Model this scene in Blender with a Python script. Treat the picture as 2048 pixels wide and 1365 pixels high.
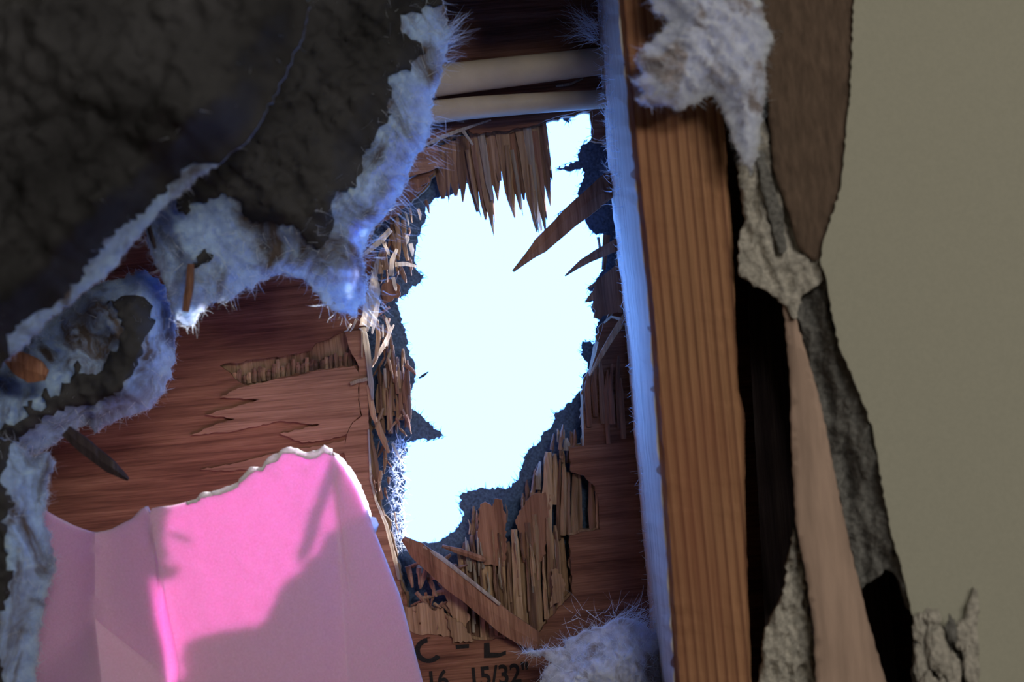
import bpy, math, random
import numpy as np
from mathutils import Vector, noise
from mathutils.geometry import delaunay_2d_cdt

# ------------------------------------------------------------------ camera
for o in list(bpy.data.objects):
    bpy.data.objects.remove(o)
SC = bpy.context.scene
COL = SC.collection
W, H, F = 2048.0, 1365.0, 4265.0          # frame and focal length in pixels
ROLL = math.radians(5.4)
CAMZ = 1.4
RX, RZ = math.cos(ROLL), -math.sin(ROLL)  # camera right vector in (x, z)
UX, UZ = math.sin(ROLL), math.cos(ROLL)   # camera up vector in (x, z)
cam = bpy.data.cameras.new('camera')
cam.sensor_width = 36.0
cam.lens = 36.0 * F / W
cam.clip_start = 0.05
cam.dof.use_dof = True
cam.dof.focus_distance = 0.872
cam.dof.aperture_fstop = 7.0
camo = bpy.data.objects.new('camera', cam)
COL.objects.link(camo)
from mathutils import Matrix
camo.matrix_world = Matrix(((RX, UX, 0, 0), (0, 0, -1, 0), (RZ, UZ, 0, CAMZ), (0, 0, 0, 1)))
SC.camera = camo

# ------------------------------------------------------------------ light
SKY = (0.84, 2.5, 8.0)
world = bpy.data.worlds.new('sky')
SC.world = world
world.use_nodes = True
bg = world.node_tree.nodes['Background']
bg.inputs[0].default_value = (SKY[0] / 4.5, SKY[1] / 4.5, SKY[2] / 4.5, 1)
bg.inputs[1].default_value = 4.5

sun = bpy.data.lights.new('sun', 'SUN')
sun.energy = 17.5
sun.color = (1.0, 0.97, 0.93)
sun.angle = math.radians(0.6)
suno = bpy.data.objects.new('sun', sun)
COL.objects.link(suno)
SUNDIR = Vector((-0.745, -0.645, -0.285))
suno.rotation_euler = SUNDIR.to_track_quat('-Z', 'Y').to_euler()
suno.location = (2, 3, 4)

lamp = bpy.data.lights.new('added_spot', 'SPOT')   # added unseen spot right of the camera, its cone leaving the left dim
lamp.energy = 15.5
lamp.color = (1.0, 0.93, 0.80)
lamp.spot_size = math.radians(34)
lamp.spot_blend = 1.0
lamp.shadow_soft_size = 0.09
lampo = bpy.data.objects.new('added_spot', lamp)
COL.objects.link(lampo)
lampo.location = (0.95, -0.75, 1.75)
lampo.rotation_euler = (Vector((0.16, 0.80, 1.37)) - Vector(lampo.location)).to_track_quat('-Z', 'Y').to_euler()

fill = bpy.data.lights.new('added_front_light', 'AREA')   # added unseen area light high behind the camera, for front light
fill.energy = 12.5
fill.color = (1.0, 0.95, 0.86)
fill.shape = 'RECTANGLE'
fill.size = 0.6
fill.size_y = 0.35
fillo = bpy.data.objects.new('added_front_light', fill)
COL.objects.link(fillo)
fillo.location = (0.62, -1.35, 2.15)
fillo.rotation_euler = (Vector((0.05, 0.8, 1.38)) - Vector(fillo.location)).to_track_quat('-Z', 'Y').to_euler()

SC.view_settings.view_transform = 'Standard'
SC.view_settings.look = 'None'
SC.view_settings.exposure = 0.0
SC.view_settings.gamma = 1.0
SC.view_settings.use_curve_mapping = False

# ------------------------------------------------------------------ helpers
random.seed(7)
RNG = np.random.default_rng(11)


def xz(px, py, d):
    a, b = (px - W / 2) / F * d, (H / 2 - py) / F * d
    return a * RX + b * UX, CAMZ + a * RZ + b * UZ


def P(px, py, d):
    x, z = xz(px, py, d)
    return Vector((x, d, z))


def rough(pts, amp, step, seed=0, closed=True):
    """Subdivide a traced outline (pixels) and fray it."""
    rnd = random.Random(seed)
    out, n = [], len(pts)
    for i in range(n if closed else n - 1):
        a, b = pts[i], pts[(i + 1) % n]
        L = math.hypot(b[0] - a[0], b[1] - a[1])
        k = max(1, int(L / step))
        nx, ny = (b[1] - a[1]) / (L + 1e-6), -(b[0] - a[0]) / (L + 1e-6)
        for j in range(k):
            t = j / k
            o = 0 if j == 0 else rnd.uniform(-1, 1) * amp
            out.append((a[0] + (b[0] - a[0]) * t + nx * o, a[1] + (b[1] - a[1]) * t + ny * o))
    if not closed:
        out.append(pts[-1])
    return out


def inside(pts, poly):
    x, y = pts[:, 0], pts[:, 1]
    res = np.zeros(len(pts), bool)
    n = len(poly)
    for i in range(n):
        x0, y0 = poly[i]
        x1, y1 = poly[(i + 1) % n]
        if y0 == y1:
            continue
        c = ((y0 > y) != (y1 > y)) & (x < (x1 - x0) * (y - y0) / (y1 - y0) + x0)
        res ^= c
    return res


def dist_to(pts, loops):
    best = np.full(len(pts), 1e9)
    for poly in loops:
        for i in range(len(poly)):
            a, b = np.array(poly[i]), np.array(poly[(i + 1) % len(poly)])
            ab = b - a
            t = np.clip(((pts - a) @ ab) / (ab @ ab + 1e-9), 0, 1)
            d = np.linalg.norm(pts - (a + t[:, None] * ab), axis=1)
            np.minimum(best, d, out=best)
    return best


def tri_region(outer, holes=(), spacing=None, seed=0):
    """Triangulate a polygon with holes (2D); optional interior points."""
    vs, es = [], []
    for loop in [outer] + list(holes):
        s = len(vs)
        vs += [tuple(p) for p in loop]
        es += [(s + i, s + (i + 1) % len(loop)) for i in range(len(loop))]
    if spacing:
        o = np.array(outer)
        x0, y0 = o.min(0)
        x1, y1 = o.max(0)
        gx, gy = np.meshgrid(np.arange(x0, x1, spacing), np.arange(y0, y1, spacing))
        g = np.stack([gx.ravel(), gy.ravel()], 1)
        g = g + np.random.default_rng(seed).uniform(-.3, .3, g.shape) * spacing
        keep = inside(g, outer)
        for h in holes:
            keep &= ~inside(g, h)
        g = g[keep]
        g = g[dist_to(g, [outer] + list(holes)) > spacing * .35]
        vs += [tuple(p) for p in g]
    r = delaunay_2d_cdt([Vector(v) for v in vs], es, [], 0, 1e-5)
    v2 = np.array([tuple(v) for v in r[0]])
    tris = np.array([tuple(f) for f in r[2]])
    c = v2[tris].mean(1)
    keep = inside(c, outer)
    for h in holes:
        keep &= ~inside(c, h)
    tris = tris[keep]
    return v2, tris


def boundary_edges(tris):
    cnt = {}
    for t in tris:
        for a, b in ((t[0], t[1]), (t[1], t[2]), (t[2], t[0])):
            k = (min(a, b), max(a, b))
            cnt.setdefault(k, []).append((a, b))
    return [v[0] for v in cnt.values() if len(v) == 1]


def mesh_obj(name, verts, faces, mat, parent=None, smooth=False):
    me = bpy.data.meshes.new(name)
    me.from_pydata([tuple(v) for v in verts], [], [tuple(int(i) for i in f) for f in faces])
    me.update()
    import bmesh
    bm = bmesh.new()
    bm.from_mesh(me)
    loose = [v for v in bm.verts if not v.link_faces]
    bmesh.ops.delete(bm, geom=loose, context='VERTS')
    bmesh.ops.recalc_face_normals(bm, faces=bm.faces)
    bm.to_mesh(me)
    bm.free()
    if smooth:
        me.polygons.foreach_set('use_smooth', [True] * len(me.polygons))
    if mat:
        me.materials.append(mat)
    o = bpy.data.objects.new(name, me)
    COL.objects.link(o)
    if parent is not None:
        o.parent = parent
        o.location = -Vector(parent.location)
    return o


def recentre(o):
    """Origin to the bottom centre of the mesh (top-level single meshes)."""
    n = len(o.data.vertices)
    co = np.zeros(n * 3)
    o.data.vertices.foreach_get('co', co)
    co = co.reshape(-1, 3)
    c = (co.max(0) + co.min(0)) / 2
    c[2] = co[:, 2].min()
    o.data.vertices.foreach_set('co', (co - c).ravel())
    o.data.update()
    o.location = c
    return o


def tag(o, label=None, cat=None, group=None, kind=None):
    if label: o['label'] = label
    if cat: o['category'] = cat
    if group: o['group'] = group
    if kind: o['kind'] = kind
    return o


def thing(name, loc, label, cat, group=None):
    e = bpy.data.objects.new(name, None)
    e.empty_display_size = .01
    e.location = loc
    COL.objects.link(e)
    return tag(e, label, cat, group)


def slab_world(name, outer, holes, y0, y1, mat, parent=None):
    """Plate in the xz plane (world coordinates)."""
    v2, tris = tri_region(outer, holes)
    n = len(v2)
    verts = [(a, y0, b) for a, b in v2] + [(a, y1, b) for a, b in v2]
    faces = [tuple(t) for t in tris] + [tuple(t + n)[::-1] for t in tris]
    for a, b in boundary_edges(tris):
        faces.append((a, b, b + n, a + n))
    return mesh_obj(name, verts, faces, mat, parent)


def slab(name, outer, d, thick, mat, parent=None, holes=()):
    """Plate traced in pixels at depth d."""
    w = [xz(x, y, d) for x, y in outer]
    hs = [[xz(x, y, d) for x, y in h] for h in holes]
    return slab_world(name, w, hs, d, d + thick, mat, parent)


def relief(name, outer, depth, thick, mat, parent=None, spacing=9, amp=.001, nscale=150, seed=0, smooth=True, octaves=4, sharp=False, zs=1.0):
    """Plate whose front follows depth(px, py) and is broken up by noise."""
    v2, tris = tri_region(outer, (), spacing, seed)
    n = len(v2)
    fr, bk = [], []
    for x, y in v2:
        d = depth(x, y) if callable(depth) else depth
        p = P(x, y, d)
        q = Vector((p.x, p.y, p.z * zs)) * nscale + Vector((seed * 3.1, 0, 0))
        h = noise.fractal(q, 1.0, 2.0, octaves)
        if sharp:
            h = abs(h) * 2 - .5
        p.y += h * amp
        fr.append(p)
        bk.append(Vector((p.x, p.y + thick, p.z)))
    faces = [tuple(t) for t in tris] + [tuple(t + n)[::-1] for t in tris]
    for a, b in boundary_edges(tris):
        faces.append((a, b, b + n, a + n))
    return mesh_obj(name, fr + bk, faces, mat, parent, smooth)


def strip(name, pts, d0, d1, thick, mat, parent=None, jag=.12, seed=0, sub=3, fork=True):
    """A splinter: list of (px, py, width px) from root to tip, depth d0 -> d1."""
    rnd = random.Random(seed)
    P2 = []
    for i in range(len(pts) - 1):
        for j in range(sub):
            t = j / sub
            P2.append([pts[i][k] + (pts[i + 1][k] - pts[i][k]) * t for k in range(3)])
    P2.append(list(pts[-1]))
    m = len(P2)
    verts, faces = [], []
    for i, (x, y, w) in enumerate(P2):
        a = P2[max(0, i - 1)]
        b = P2[min(m - 1, i + 1)]
        dx, dy = b[0] - a[0], b[1] - a[1]
        L = math.hypot(dx, dy) + 1e-6
        nx, ny = -dy / L, dx / L
        w0 = w * .5 * (1 + rnd.uniform(-jag, jag))
        w1 = w * .5 * (1 + rnd.uniform(-jag, jag))
        d = d0 + (d1 - d0) * i / (m - 1) + rnd.uniform(-.0003, .0003)
        l, c, r = P(x - nx * w0, y - ny * w0, d), P(x + rnd.uniform(-.15, .15) * w, y, d - thick * .35), P(x + nx * w1, y + ny * w1, d)
        tb = thick * (1 if i < m - 1 else .5)
        verts += [l, c, r, r + Vector((0, tb, 0)), l + Vector((0, tb, 0))]
    for i in range(m - 1):
        s, e = i * 5, i * 5 + 5
        for k in range(5):
            k2 = (k + 1) % 5
            faces.append((s + k, s + k2, e + k2, e + k))
    faces.append((0, 1, 2, 3, 4))
    e = (m - 1) * 5
    faces.append((e + 4, e + 3, e + 2, e + 1, e))
    o = mesh_obj(name, verts, faces, mat, parent)
    return o


def fibres(name, seeds, mat, parent=None, wid=.00012, segs=4, curl=.5, seed=0):
    """Thin curved ribbons; seeds = [(point, direction, length)]"""
    rnd = random.Random(seed)
    verts, faces = [], []
    for p, d, L in seeds:
        p = Vector(p)
        d = Vector(d).normalized()
        side = d.cross(Vector((rnd.uniform(-1, 1), rnd.uniform(-1, 1), rnd.uniform(-1, 1)))).normalized()
        s = len(verts)
        w = wid * rnd.uniform(.6, 1.4)
        bend = Vector((rnd.gauss(0, 1), rnd.gauss(0, 1), rnd.gauss(0, 1))) * curl / segs
        for i in range(segs + 1):
            ww = w * (1 - .8 * i / segs)
            verts += [p - side * ww, p + side * ww]
            d = (d + bend + Vector((rnd.gauss(0, .12), rnd.gauss(0, .12), rnd.gauss(0, .12))) * curl).normalized()
            p = p + d * (L / segs)
        for i in range(segs):
            a = s + 2 * i
            faces.append((a, a + 1, a + 3, a + 2))
    me = bpy.data.meshes.new(name)
    me.from_pydata([tuple(v) for v in verts], [], faces)
    me.materials.append(mat)
    o = bpy.data.objects.new(name, me)
    COL.objects.link(o)
    if parent is not None:
        o.parent = parent
        o.location = -Vector(parent.location)
    o['kind'] = 'stuff'
    return o


# ------------------------------------------------------------------ materials
def new_mat(name):
    m = bpy.data.materials.new(name)
    m.use_nodes = True
    nt = m.node_tree
    b = nt.nodes['Principled BSDF']
    b.inputs['Roughness'].default_value = .85
    b.inputs['Specular IOR Level'].default_value = .25
    return m, nt, b


def noise_node(nt, scale, vscale=(1, 1, 1), detail=5, rough_=.6, dist=0.0, rot=(0, 0, 0)):
    tc = nt.nodes.new('ShaderNodeTexCoord')
    mp = nt.nodes.new('ShaderNodeMapping')
    mp.inputs['Scale'].default_value = vscale
    mp.inputs['Rotation'].default_value = rot
    nz = nt.nodes.new('ShaderNodeTexNoise')
    nz.inputs['Scale'].default_value = scale
    nz.inputs['Detail'].default_value = detail
    nz.inputs['Roughness'].default_value = rough_
    nz.inputs['Distortion'].default_value = dist
    nt.links.new(tc.outputs['Object'], mp.inputs[0])
    nt.links.new(mp.outputs[0], nz.inputs['Vector'])
    return nz.outputs['Fac']


def ramp(nt, fac, stops):
    r = nt.nodes.new('ShaderNodeValToRGB')
    e = r.color_ramp.elements
    while len(e) < len(stops):
        e.new(.5)
    for i, (p, c) in enumerate(stops):
        e[i].position = p
        e[i].color = (c[0], c[1], c[2], 1)
    nt.links.new(fac, r.inputs[0])
    return r.outputs[0]


def mixc(nt, fac, a, b, mode='MIX'):
    m = nt.nodes.new('ShaderNodeMix')
    m.data_type = 'RGBA'
    m.blend_type = mode
    if isinstance(fac, (int, float)):
        m.inputs[0].default_value = fac
    else:
        nt.links.new(fac, m.inputs[0])
    for i, v in ((6, a), (7, b)):
        if isinstance(v, tuple):
            m.inputs[i].default_value = (*v, 1)
        else:
            nt.links.new(v, m.inputs[i])
    return m.outputs[2]


def bump(nt, b, fac, strength, dist):
    n = nt.nodes.new('ShaderNodeBump')
    n.inputs['Strength'].default_value = strength
    n.inputs['Distance'].default_value = dist
    nt.links.new(fac, n.inputs['Height'])
    nt.links.new(n.outputs[0], b.inputs['Normal'])


def wood(name, dark, mid, light, along='x', scale=1.0, vary=0.0, bstr=.6):
    m, nt, b = new_mat(name)
    s = {'x': (14, 60, 260), 'z': (260, 60, 14)}[along]
    s2 = {'x': (40, 300, 1400), 'z': (1400, 300, 40)}[along]
    f1 = noise_node(nt, 1.0 * scale, s, 6, .62, .6)
    f2 = noise_node(nt, 1.0 * scale, s2, 3, .6)
    c = ramp(nt, f1, [(.30, dark), (.5, mid), (.72, light)])
    g = ramp(nt, f2, [(.3, (.55, .5, .48)), (.6, (1, 1, 1))])
    c = mixc(nt, .8, c, g, 'MULTIPLY')
    if vary:
        oi = nt.nodes.new('ShaderNodeObjectInfo')
        v = ramp(nt, oi.outputs['Random'], [(0, (1 - vary, 1 - vary * 1.05, 1 - vary * 1.1)), (1, (1 + vary * .6, 1 + vary * .55, 1 + vary * .5))])
        c = mixc(nt, 1.0, c, v, 'MULTIPLY')
    nt.links.new(c, b.inputs['Base Color'])
    mx = nt.nodes.new('ShaderNodeMath')
    mx.operation = 'ADD'
    nt.links.new(f1, mx.inputs[0])
    nt.links.new(f2, mx.inputs[1])
    bump(nt, b, mx.outputs[0], bstr, .0006)
    return m


M = {}
M['ply'] = wood('plywood_face_veneer', (.115, .047, .032), (.24, .108, .07), (.36, .18, .118), 'x')
M['ply_light'] = wood('plywood_pale_veneer', (.20, .10, .068), (.35, .19, .13), (.46, .27, .19), 'x')
M['cross'] = wood('cross_ply', (.22, .13, .08), (.42, .27, .17), (.60, .43, .29), 'z', vary=.25)
M['cross_dark'] = wood('cross_ply_brown', (.12, .07, .055), (.26, .15, .11), (.42, .27, .19), 'z', vary=.3)
M['splint_pale'] = wood('sunlit_splinter_wood', (.66, .58, .48), (.82, .75, .65), (.90, .85, .78), 'z', vary=.15)  # whitened to imitate slivers blown out by the sun
M['splint_brown'] = wood('brown_splinter_wood', (.16, .075, .05), (.30, .15, .10), (.40, .22, .15), 'z', vary=.15)



def translucent(m, amount):
    nt = m.node_tree
    b = nt.nodes['Principled BSDF']
    t = nt.nodes.new('ShaderNodeBsdfTranslucent')
    src = b.inputs['Base Color'].links[0].from_socket
    nt.links.new(src, t.inputs[0])
    mx = nt.nodes.new('ShaderNodeMixShader')
    mx.inputs[0].default_value = amount
    nt.links.new(b.outputs[0], mx.inputs[1])
    nt.links.new(t.outputs[0], mx.inputs[2])
    nt.links.new(mx.outputs[0], nt.nodes['Material Output'].inputs[0])


M['chip'] = wood('orange_wood_chip', (.28, .12, .07), (.42, .19, .11), (.5, .26, .16), 'z')
translucent(M['splint_pale'], .7)


def stud_mat():
    m, nt, b = new_mat('stud_pine')
    tc = nt.nodes.new('ShaderNodeTexCoord')
    mp = nt.nodes.new('ShaderNodeMapping')
    mp.inputs['Scale'].default_value = (1, .35, .03)
    mp.inputs['Rotation'].default_value = (0, math.radians(-1.5), 0)
    wv = nt.nodes.new('ShaderNodeTexWave')
    wv.wave_type = 'BANDS'
    wv.bands_direction = 'X'
    wv.wave_profile = 'SAW'
    wv.inputs['Scale'].default_value = 84
    wv.inputs['Distortion'].default_value = 2.2
    wv.inputs['Detail'].default_value = 2
    wv.inputs['Detail Scale'].default_value = .6
    nt.links.new(tc.outputs['Object'], mp.inputs[0])
    nt.links.new(mp.outputs[0], wv.inputs['Vector'])
    c = ramp(nt, wv.outputs['Fac'], [(0, (.47, .25, .135)), (.55, (.40, .20, .105)), (.85, (.22, .10, .058)), (1, (.33, .155, .085))])
    f = noise_node(nt, 1, (900, 900, 22), 4, .6)
    g = ramp(nt, f, [(.3, (.6, .57, .55)), (.65, (1, 1, 1))])
    c = mixc(nt, .9, c, g, 'MULTIPLY')
    f3 = noise_node(nt, 1, (30, 30, 8), 3, .5)
    c = mixc(nt, ramp(nt, f3, [(.4, (0, 0, 0)), (.7, (.5, .5, .5))]), c, (.30, .10, .06))
    nt.links.new(c, b.inputs['Base Color'])
    bump(nt, b, f, .5, .0005)
    return m


def stud_side_mat():
    m, nt, b = new_mat('stud_lit_side')
    f = noise_node(nt, 1, (700, 500, 18), 5, .65, .3)
    c = ramp(nt, f, [(.32, (.42, .36, .32)), (.5, (.72, .66, .60)), (.7, (.86, .80, .74))])  # paler than the stud body: skylight put into the flank's colour
    nt.links.new(c, b.inputs['Base Color'])
    bump(nt, b, f, .9, .001)
    return m


M['stud'] = stud_mat()
M['stud_side'] = stud_side_mat()


def plain(name, col, scale=200, contrast=.25, bstr=.3, bdist=.0005, rgh=.85, detail=5, vscale=(1, 1, 1)):
    m, nt, b = new_mat(name)
    f = noise_node(nt, scale, vscale, detail, .6)
    lo = tuple(x * (1 - contrast) for x in col)
    hi = tuple(min(1, x * (1 + contrast)) for x in col)
    c = ramp(nt, f, [(.3, lo), (.7, hi)])
    nt.links.new(c, b.inputs['Base Color'])
    b.inputs['Roughness'].default_value = rgh
    if bstr:
        bump(nt, b, f, bstr, bdist)
    return m


M['felt'] = plain('tarred_felt', (.07, .115, .205), 900, .5, .8, .0006)  # blue flare of the sky put into the felt colour
M['cable'] = plain('cable_sheath', (.46, .38, .28), 120, .08, .08, .0002, .55)
M['paint'] = plain('wall_paint', (.41, .40, .325), 900, .05, .25, .0003, .8)
M['room'] = plain('room_paint', (.55, .53, .48), 60, .04, .1, .0003)
M['floorwood'] = wood('floor_boards', (.12, .07, .04), (.22, .13, .08), (.3, .19, .12), 'x', .1)
M['kraft'] = plain('brown_kraft_paper', (.125, .085, .062), 500, .3, .5, .0006, vscale=(1, 1, .25))
M['kraft_pink'] = plain('peeled_paper', (.44, .31, .245), 60, .22, .3, .0005, vscale=(4, 1, .35))
M['gypsum'] = plain('grey_gypsum', (.17, .165, .155), 500, .45, .9, .0012)
M['gypsum_pale'] = plain('pale_gypsum', (.44, .41, .36), 420, .4, 1.0, .0012)
M['shade_sheet'] = plain('insulation_shade', (.040, .039, .042), 13, .9, .3, .0015)  # near-black colour imitating shade on the insulation front
M['dark_wood'] = wood('shade_dark_wood', (.03, .02, .025), (.06, .045, .05), (.09, .07, .07), 'z')  # near-black for the shade in the slot; also colours the dark splinters
M['ink'] = plain('black_ink', (.018, .016, .016), 1500, .4, .1, .0001)


def sss(name, col, scale, radius, rgh=.9, nscale=400, contrast=.1, bstr=.5, bdist=.0008):
    m, nt, b = new_mat(name)
    f = noise_node(nt, nscale, (1, 1, 1), 6, .65)
    c = ramp(nt, f, [(.3, tuple(x * (1 - contrast) for x in col)), (.7, tuple(min(1, x * (1 + contrast)) for x in col))])
    nt.links.new(c, b.inputs['Base Color'])
    b.inputs['Subsurface Weight'].default_value = 1.0
    b.inputs['Subsurface Scale'].default_value = scale
    b.inputs['Subsurface Radius'].default_value = radius
    b.inputs['Roughness'].default_value = rgh
    b.inputs['Specular IOR Level'].default_value = .1
    bump(nt, b, f, bstr, bdist)
    return m


def mottle(m, tone, scale, lo, hi, vs=(1, 1, 1), rot=(0, 0, 0)):  # mixes a second tone into the base colour by noise
    nt = m.node_tree
    b = nt.nodes['Principled BSDF']
    src = b.inputs['Base Color'].links[0].from_socket
    f = noise_node(nt, scale, vs, 5, .6, 1.4, rot)
    k = ramp(nt, f, [(lo, (0, 0, 0)), (hi, (1, 1, 1))])
    nt.links.new(mixc(nt, k, src, tone), b.inputs['Base Color'])


M['wool'] = sss('glass_wool', (.38, .53, .93), .0065, (1, 1, 1.15), nscale=260, contrast=.25, bstr=.8, bdist=.0012)  # blue of the skylight put into the wool colour
M['wool_pale'] = sss('pale_glass_wool', (.58, .62, .80), .004, (1, 1, 1.1), nscale=260, contrast=.22, bstr=.8, bdist=.0012)
mottle(M['wool'], (.13, .105, .10), 42, .46, .64, (1, 1, .6), (0, .8, 0))  # brown streaks imitate unlit wool between the blue lit folds
mottle(M['wool_pale'], (.30, .26, .27), 55, .50, .66)
M['foam'] = sss('pink_foam', (.95, .51, .735), .0055, (1.0, .70, .84), .7, 1500, .10, .45, .0003)


M['foam_pale'] = sss('sun_whitened_foam', (.90, .80, .86), .003, (1, .9, 1), .8, 900, .1, .8, .0008)  # pink foam whitened to imitate overexposed sun on its edge


def fibre_mat():
    m, nt, b = new_mat('glass_fibres')
    nt.nodes.remove(b)
    d = nt.nodes.new('ShaderNodeBsdfDiffuse')
    t = nt.nodes.new('ShaderNodeBsdfTranslucent')
    d.inputs[0].default_value = (.75, .82, .93, 1)
    t.inputs[0].default_value = (.75, .82, .93, 1)
    mx = nt.nodes.new('ShaderNodeMixShader')
    nt.links.new(d.outputs[0], mx.inputs[1])
    nt.links.new(t.outputs[0], mx.inputs[2])
    nt.links.new(mx.outputs[0], nt.nodes['Material Output'].inputs[0])
    return m


M['fibre'] = fibre_mat()

# ------------------------------------------------------------------ outlines (pixels of the 2048 x 1365 frame)
YA, YB, YC = .890, .8936, .902     # face veneer, cross ply, outer felt

HOLE_C = [(1092, 240), (1104, 236), (1124, 234), (1138, 246), (1145, 229), (1160, 223), (1184, 222), (1184, 275),
          (1166, 289), (1155, 309), (1158, 322), (1130, 332), (1110, 340), (1140, 343), (1165, 335), (1170, 355),
          (1158, 377), (1152, 402), (1135, 416), (1116, 431), (1150, 425), (1170, 437), (1176, 452), (1188, 466), (1210, 471),
          (1211, 500), (1207, 540), (1192, 562), (1176, 577), (1188, 583), (1170, 603), (1186, 602), (1181, 614), (1190, 628),
          (1200, 641), (1192, 656), (1196, 672), (1190, 686), (1165, 682), (1163, 696), (1162, 710), (1175, 725), (1179, 742),
          (1165, 752), (1164, 780), (1150, 796), (1130, 815), (1110, 826), (1105, 850), (1085, 870), (1075, 888), (1056, 900),
          (1048, 915), (1045, 931), (1038, 950), (1030, 966), (1018, 976), (1000, 977), (970, 978), (936, 982), (922, 990),
          (920, 1006), (922, 1020), (928, 1032), (918, 1050), (905, 1066), (890, 1076), (868, 1086), (840, 1089), (812, 1091),
          (805, 1075), (808, 1050), (802, 1020), (808, 990), (811, 960), (805, 930), (815, 905), (811, 885), (835, 880),
          (862, 880), (888, 872), (872, 860), (858, 845), (842, 830), (825, 820), (822, 795), (826, 770), (832, 752), (830, 735),
          (822, 715), (816, 698), (815, 680), (806, 650), (798, 622), (790, 606), (802, 595), (816, 589), (821, 577),
          (840, 566), (848, 550), (834, 541), (829, 524), (832, 500), (836, 480), (841, 464), (851, 440), (851, 420),
          (866, 400), (882, 392), (905, 388), (930, 372), (960, 350), (1000, 330), (1050, 315), (1088, 295)]

HOLE_A = [(836, 302), (872, 284), (905, 270), (932, 256), (946, 268), (1002, 262), (1050, 254), (1080, 246), (1092, 240), (1110, 234),
          (1160, 221), (1184, 220), (1185, 275), (1216, 284), (1228, 330), (1236, 480), (1240, 610), (1206, 648),
          (1193, 690), (1181, 742), (1169, 770), (1166, 830), (1166, 890), (1140, 896), (1142, 945), (1168, 952),
          (1190, 974), (1198, 1010), (1200, 1060), (1172, 1064), (1140, 1072), (1141, 1110), (1144, 1190), (1100, 1236),
          (1074, 1270), (1040, 1282), (1000, 1279), (960, 1283), (905, 1276), (852, 1268), (826, 1258), (818, 1230),
          (810, 1190), (797, 1150), (787, 1100), (771, 1040), (754, 1000), (744, 950), (740, 900), (737, 800),
          (735, 720), (724, 660), (727, 620), (742, 560), (746, 500), (737, 470), (760, 432), (802, 412), (838, 384),
          (856, 366), (860, 352), (868, 346), (874, 326), (868, 308)]
RECESS = [(440, 732), (468, 726), (520, 718), (600, 708), (622, 702), (630, 688), (690, 662), (712, 664), (716, 690), (716, 730),
          (640, 738), (560, 755), (500, 772), (478, 764), (462, 748)]

hA = [xz(x, y, YA) for x, y in rough(HOLE_A, 2.2, 7, 1)]
hR = [xz(x, y, YA) for x, y in rough(RECESS, 2.5, 8, 2)]
SHRINK = []
cxh, cyh = 985, 720
for x, y in HOLE_A:
    SHRINK.append((x + (cxh - x) * .02, y + (cyh - y) * .012))
hB = [xz(x, y, YB) for x, y in rough(SHRINK, 3.5, 8, 3)]
hC = [xz(x, y, YC) for x, y in rough(HOLE_C, 3.4, 5, 4)]

X0, X1, Z0, Z1 = -1.8, 1.8, 0.0, 2.5
RECT = [(X0, Z0), (X1, Z0), (X1, Z1), (X0, Z1)]

# ------------------------------------------------------------------ the setting: outer wall of plywood
outer = slab_world('wall_outer', RECT, [hA, hR], YA, YA + .0030, M['ply'])
tag(outer, 'reddish brown plywood sheathing with a ragged hole broken through to daylight', kind='structure')
slab_world('cross_ply', RECT, [hB], YB, YB + .007, M['cross'], outer)
slab_world('felt', RECT, [hC], YC, YC + .0022, M['felt'], outer)

# room shell
def box(name, lo, hi, mat, kind='structure', parent=None, label=None):
    (a, b, c), (d, e, f) = lo, hi
    v = [(a, b, c), (d, b, c), (d, e, c), (a, e, c), (a, b, f), (d, b, f), (d, e, f), (a, e, f)]
    fc = [(0, 1, 2, 3), (4, 7, 6, 5), (0, 4, 5, 1), (1, 5, 6, 2), (2, 6, 7, 3), (3, 7, 4, 0)]
    o = mesh_obj(name, v, fc, mat, parent)
    return tag(o, label, kind=kind)


YF = .775                                   # painted face of the drywall
box('floor', (X0, -2.3, -.05), (X1, YC + .003, 0), M['floorwood'], label='wooden floor of the room')
box('ceiling', (X0, -2.3, Z1), (X1, YC + .003, Z1 + .05), M['room'], label='plain ceiling of the room')
box('wall_left', (X0 - .05, -2.3, -.05), (X0, YC + .003, Z1 + .05), M['room'], label='plain left wall of the room')
box('wall_right', (X1, -2.3, -.05), (X1 + .05, YC + .003, Z1 + .05), M['room'], label='plain right wall of the room')
box('wall_back', (X0 - .05, -2.35, -.05), (X1 + .05, -2.3, Z1 + .05), M['room'], label='plain wall behind the camera')

EDGE = [(1709, -200), (1708, -40), (1706, 60), (1699, 200), (1690, 300), (1681, 380), (1652, 468), (1640, 520), (1655, 570),
        (1666, 640), (1681, 700), (1721, 790), (1746, 860), (1758, 930), (1771, 1010), (1786, 1080), (1806, 1150), (1821, 1210),
        (1836, 1300), (1842, 1420), (1860, 1760)]
edge = rough(EDGE, 2.0, 9, 5, closed=False)
open_poly = edge + [(-760, 1800), (-800, 700), (-760, 30)]
hW = [xz(x, y, YF) for x, y in open_poly]
drywall = slab_world('wall_front', RECT, [hW], YF, YF + .0014, M['paint'])
tag(drywall, 'olive beige painted drywall torn open along a ragged edge', kind='structure')

# ------------------------------------------------------------------ torn drywall edge (parts of the wall)
def lin(x0, x1, d0, d1):
    return lambda x, y: d0 + (d1 - d0) * min(1, max(0, (x - x0) / (x1 - x0)))


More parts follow.
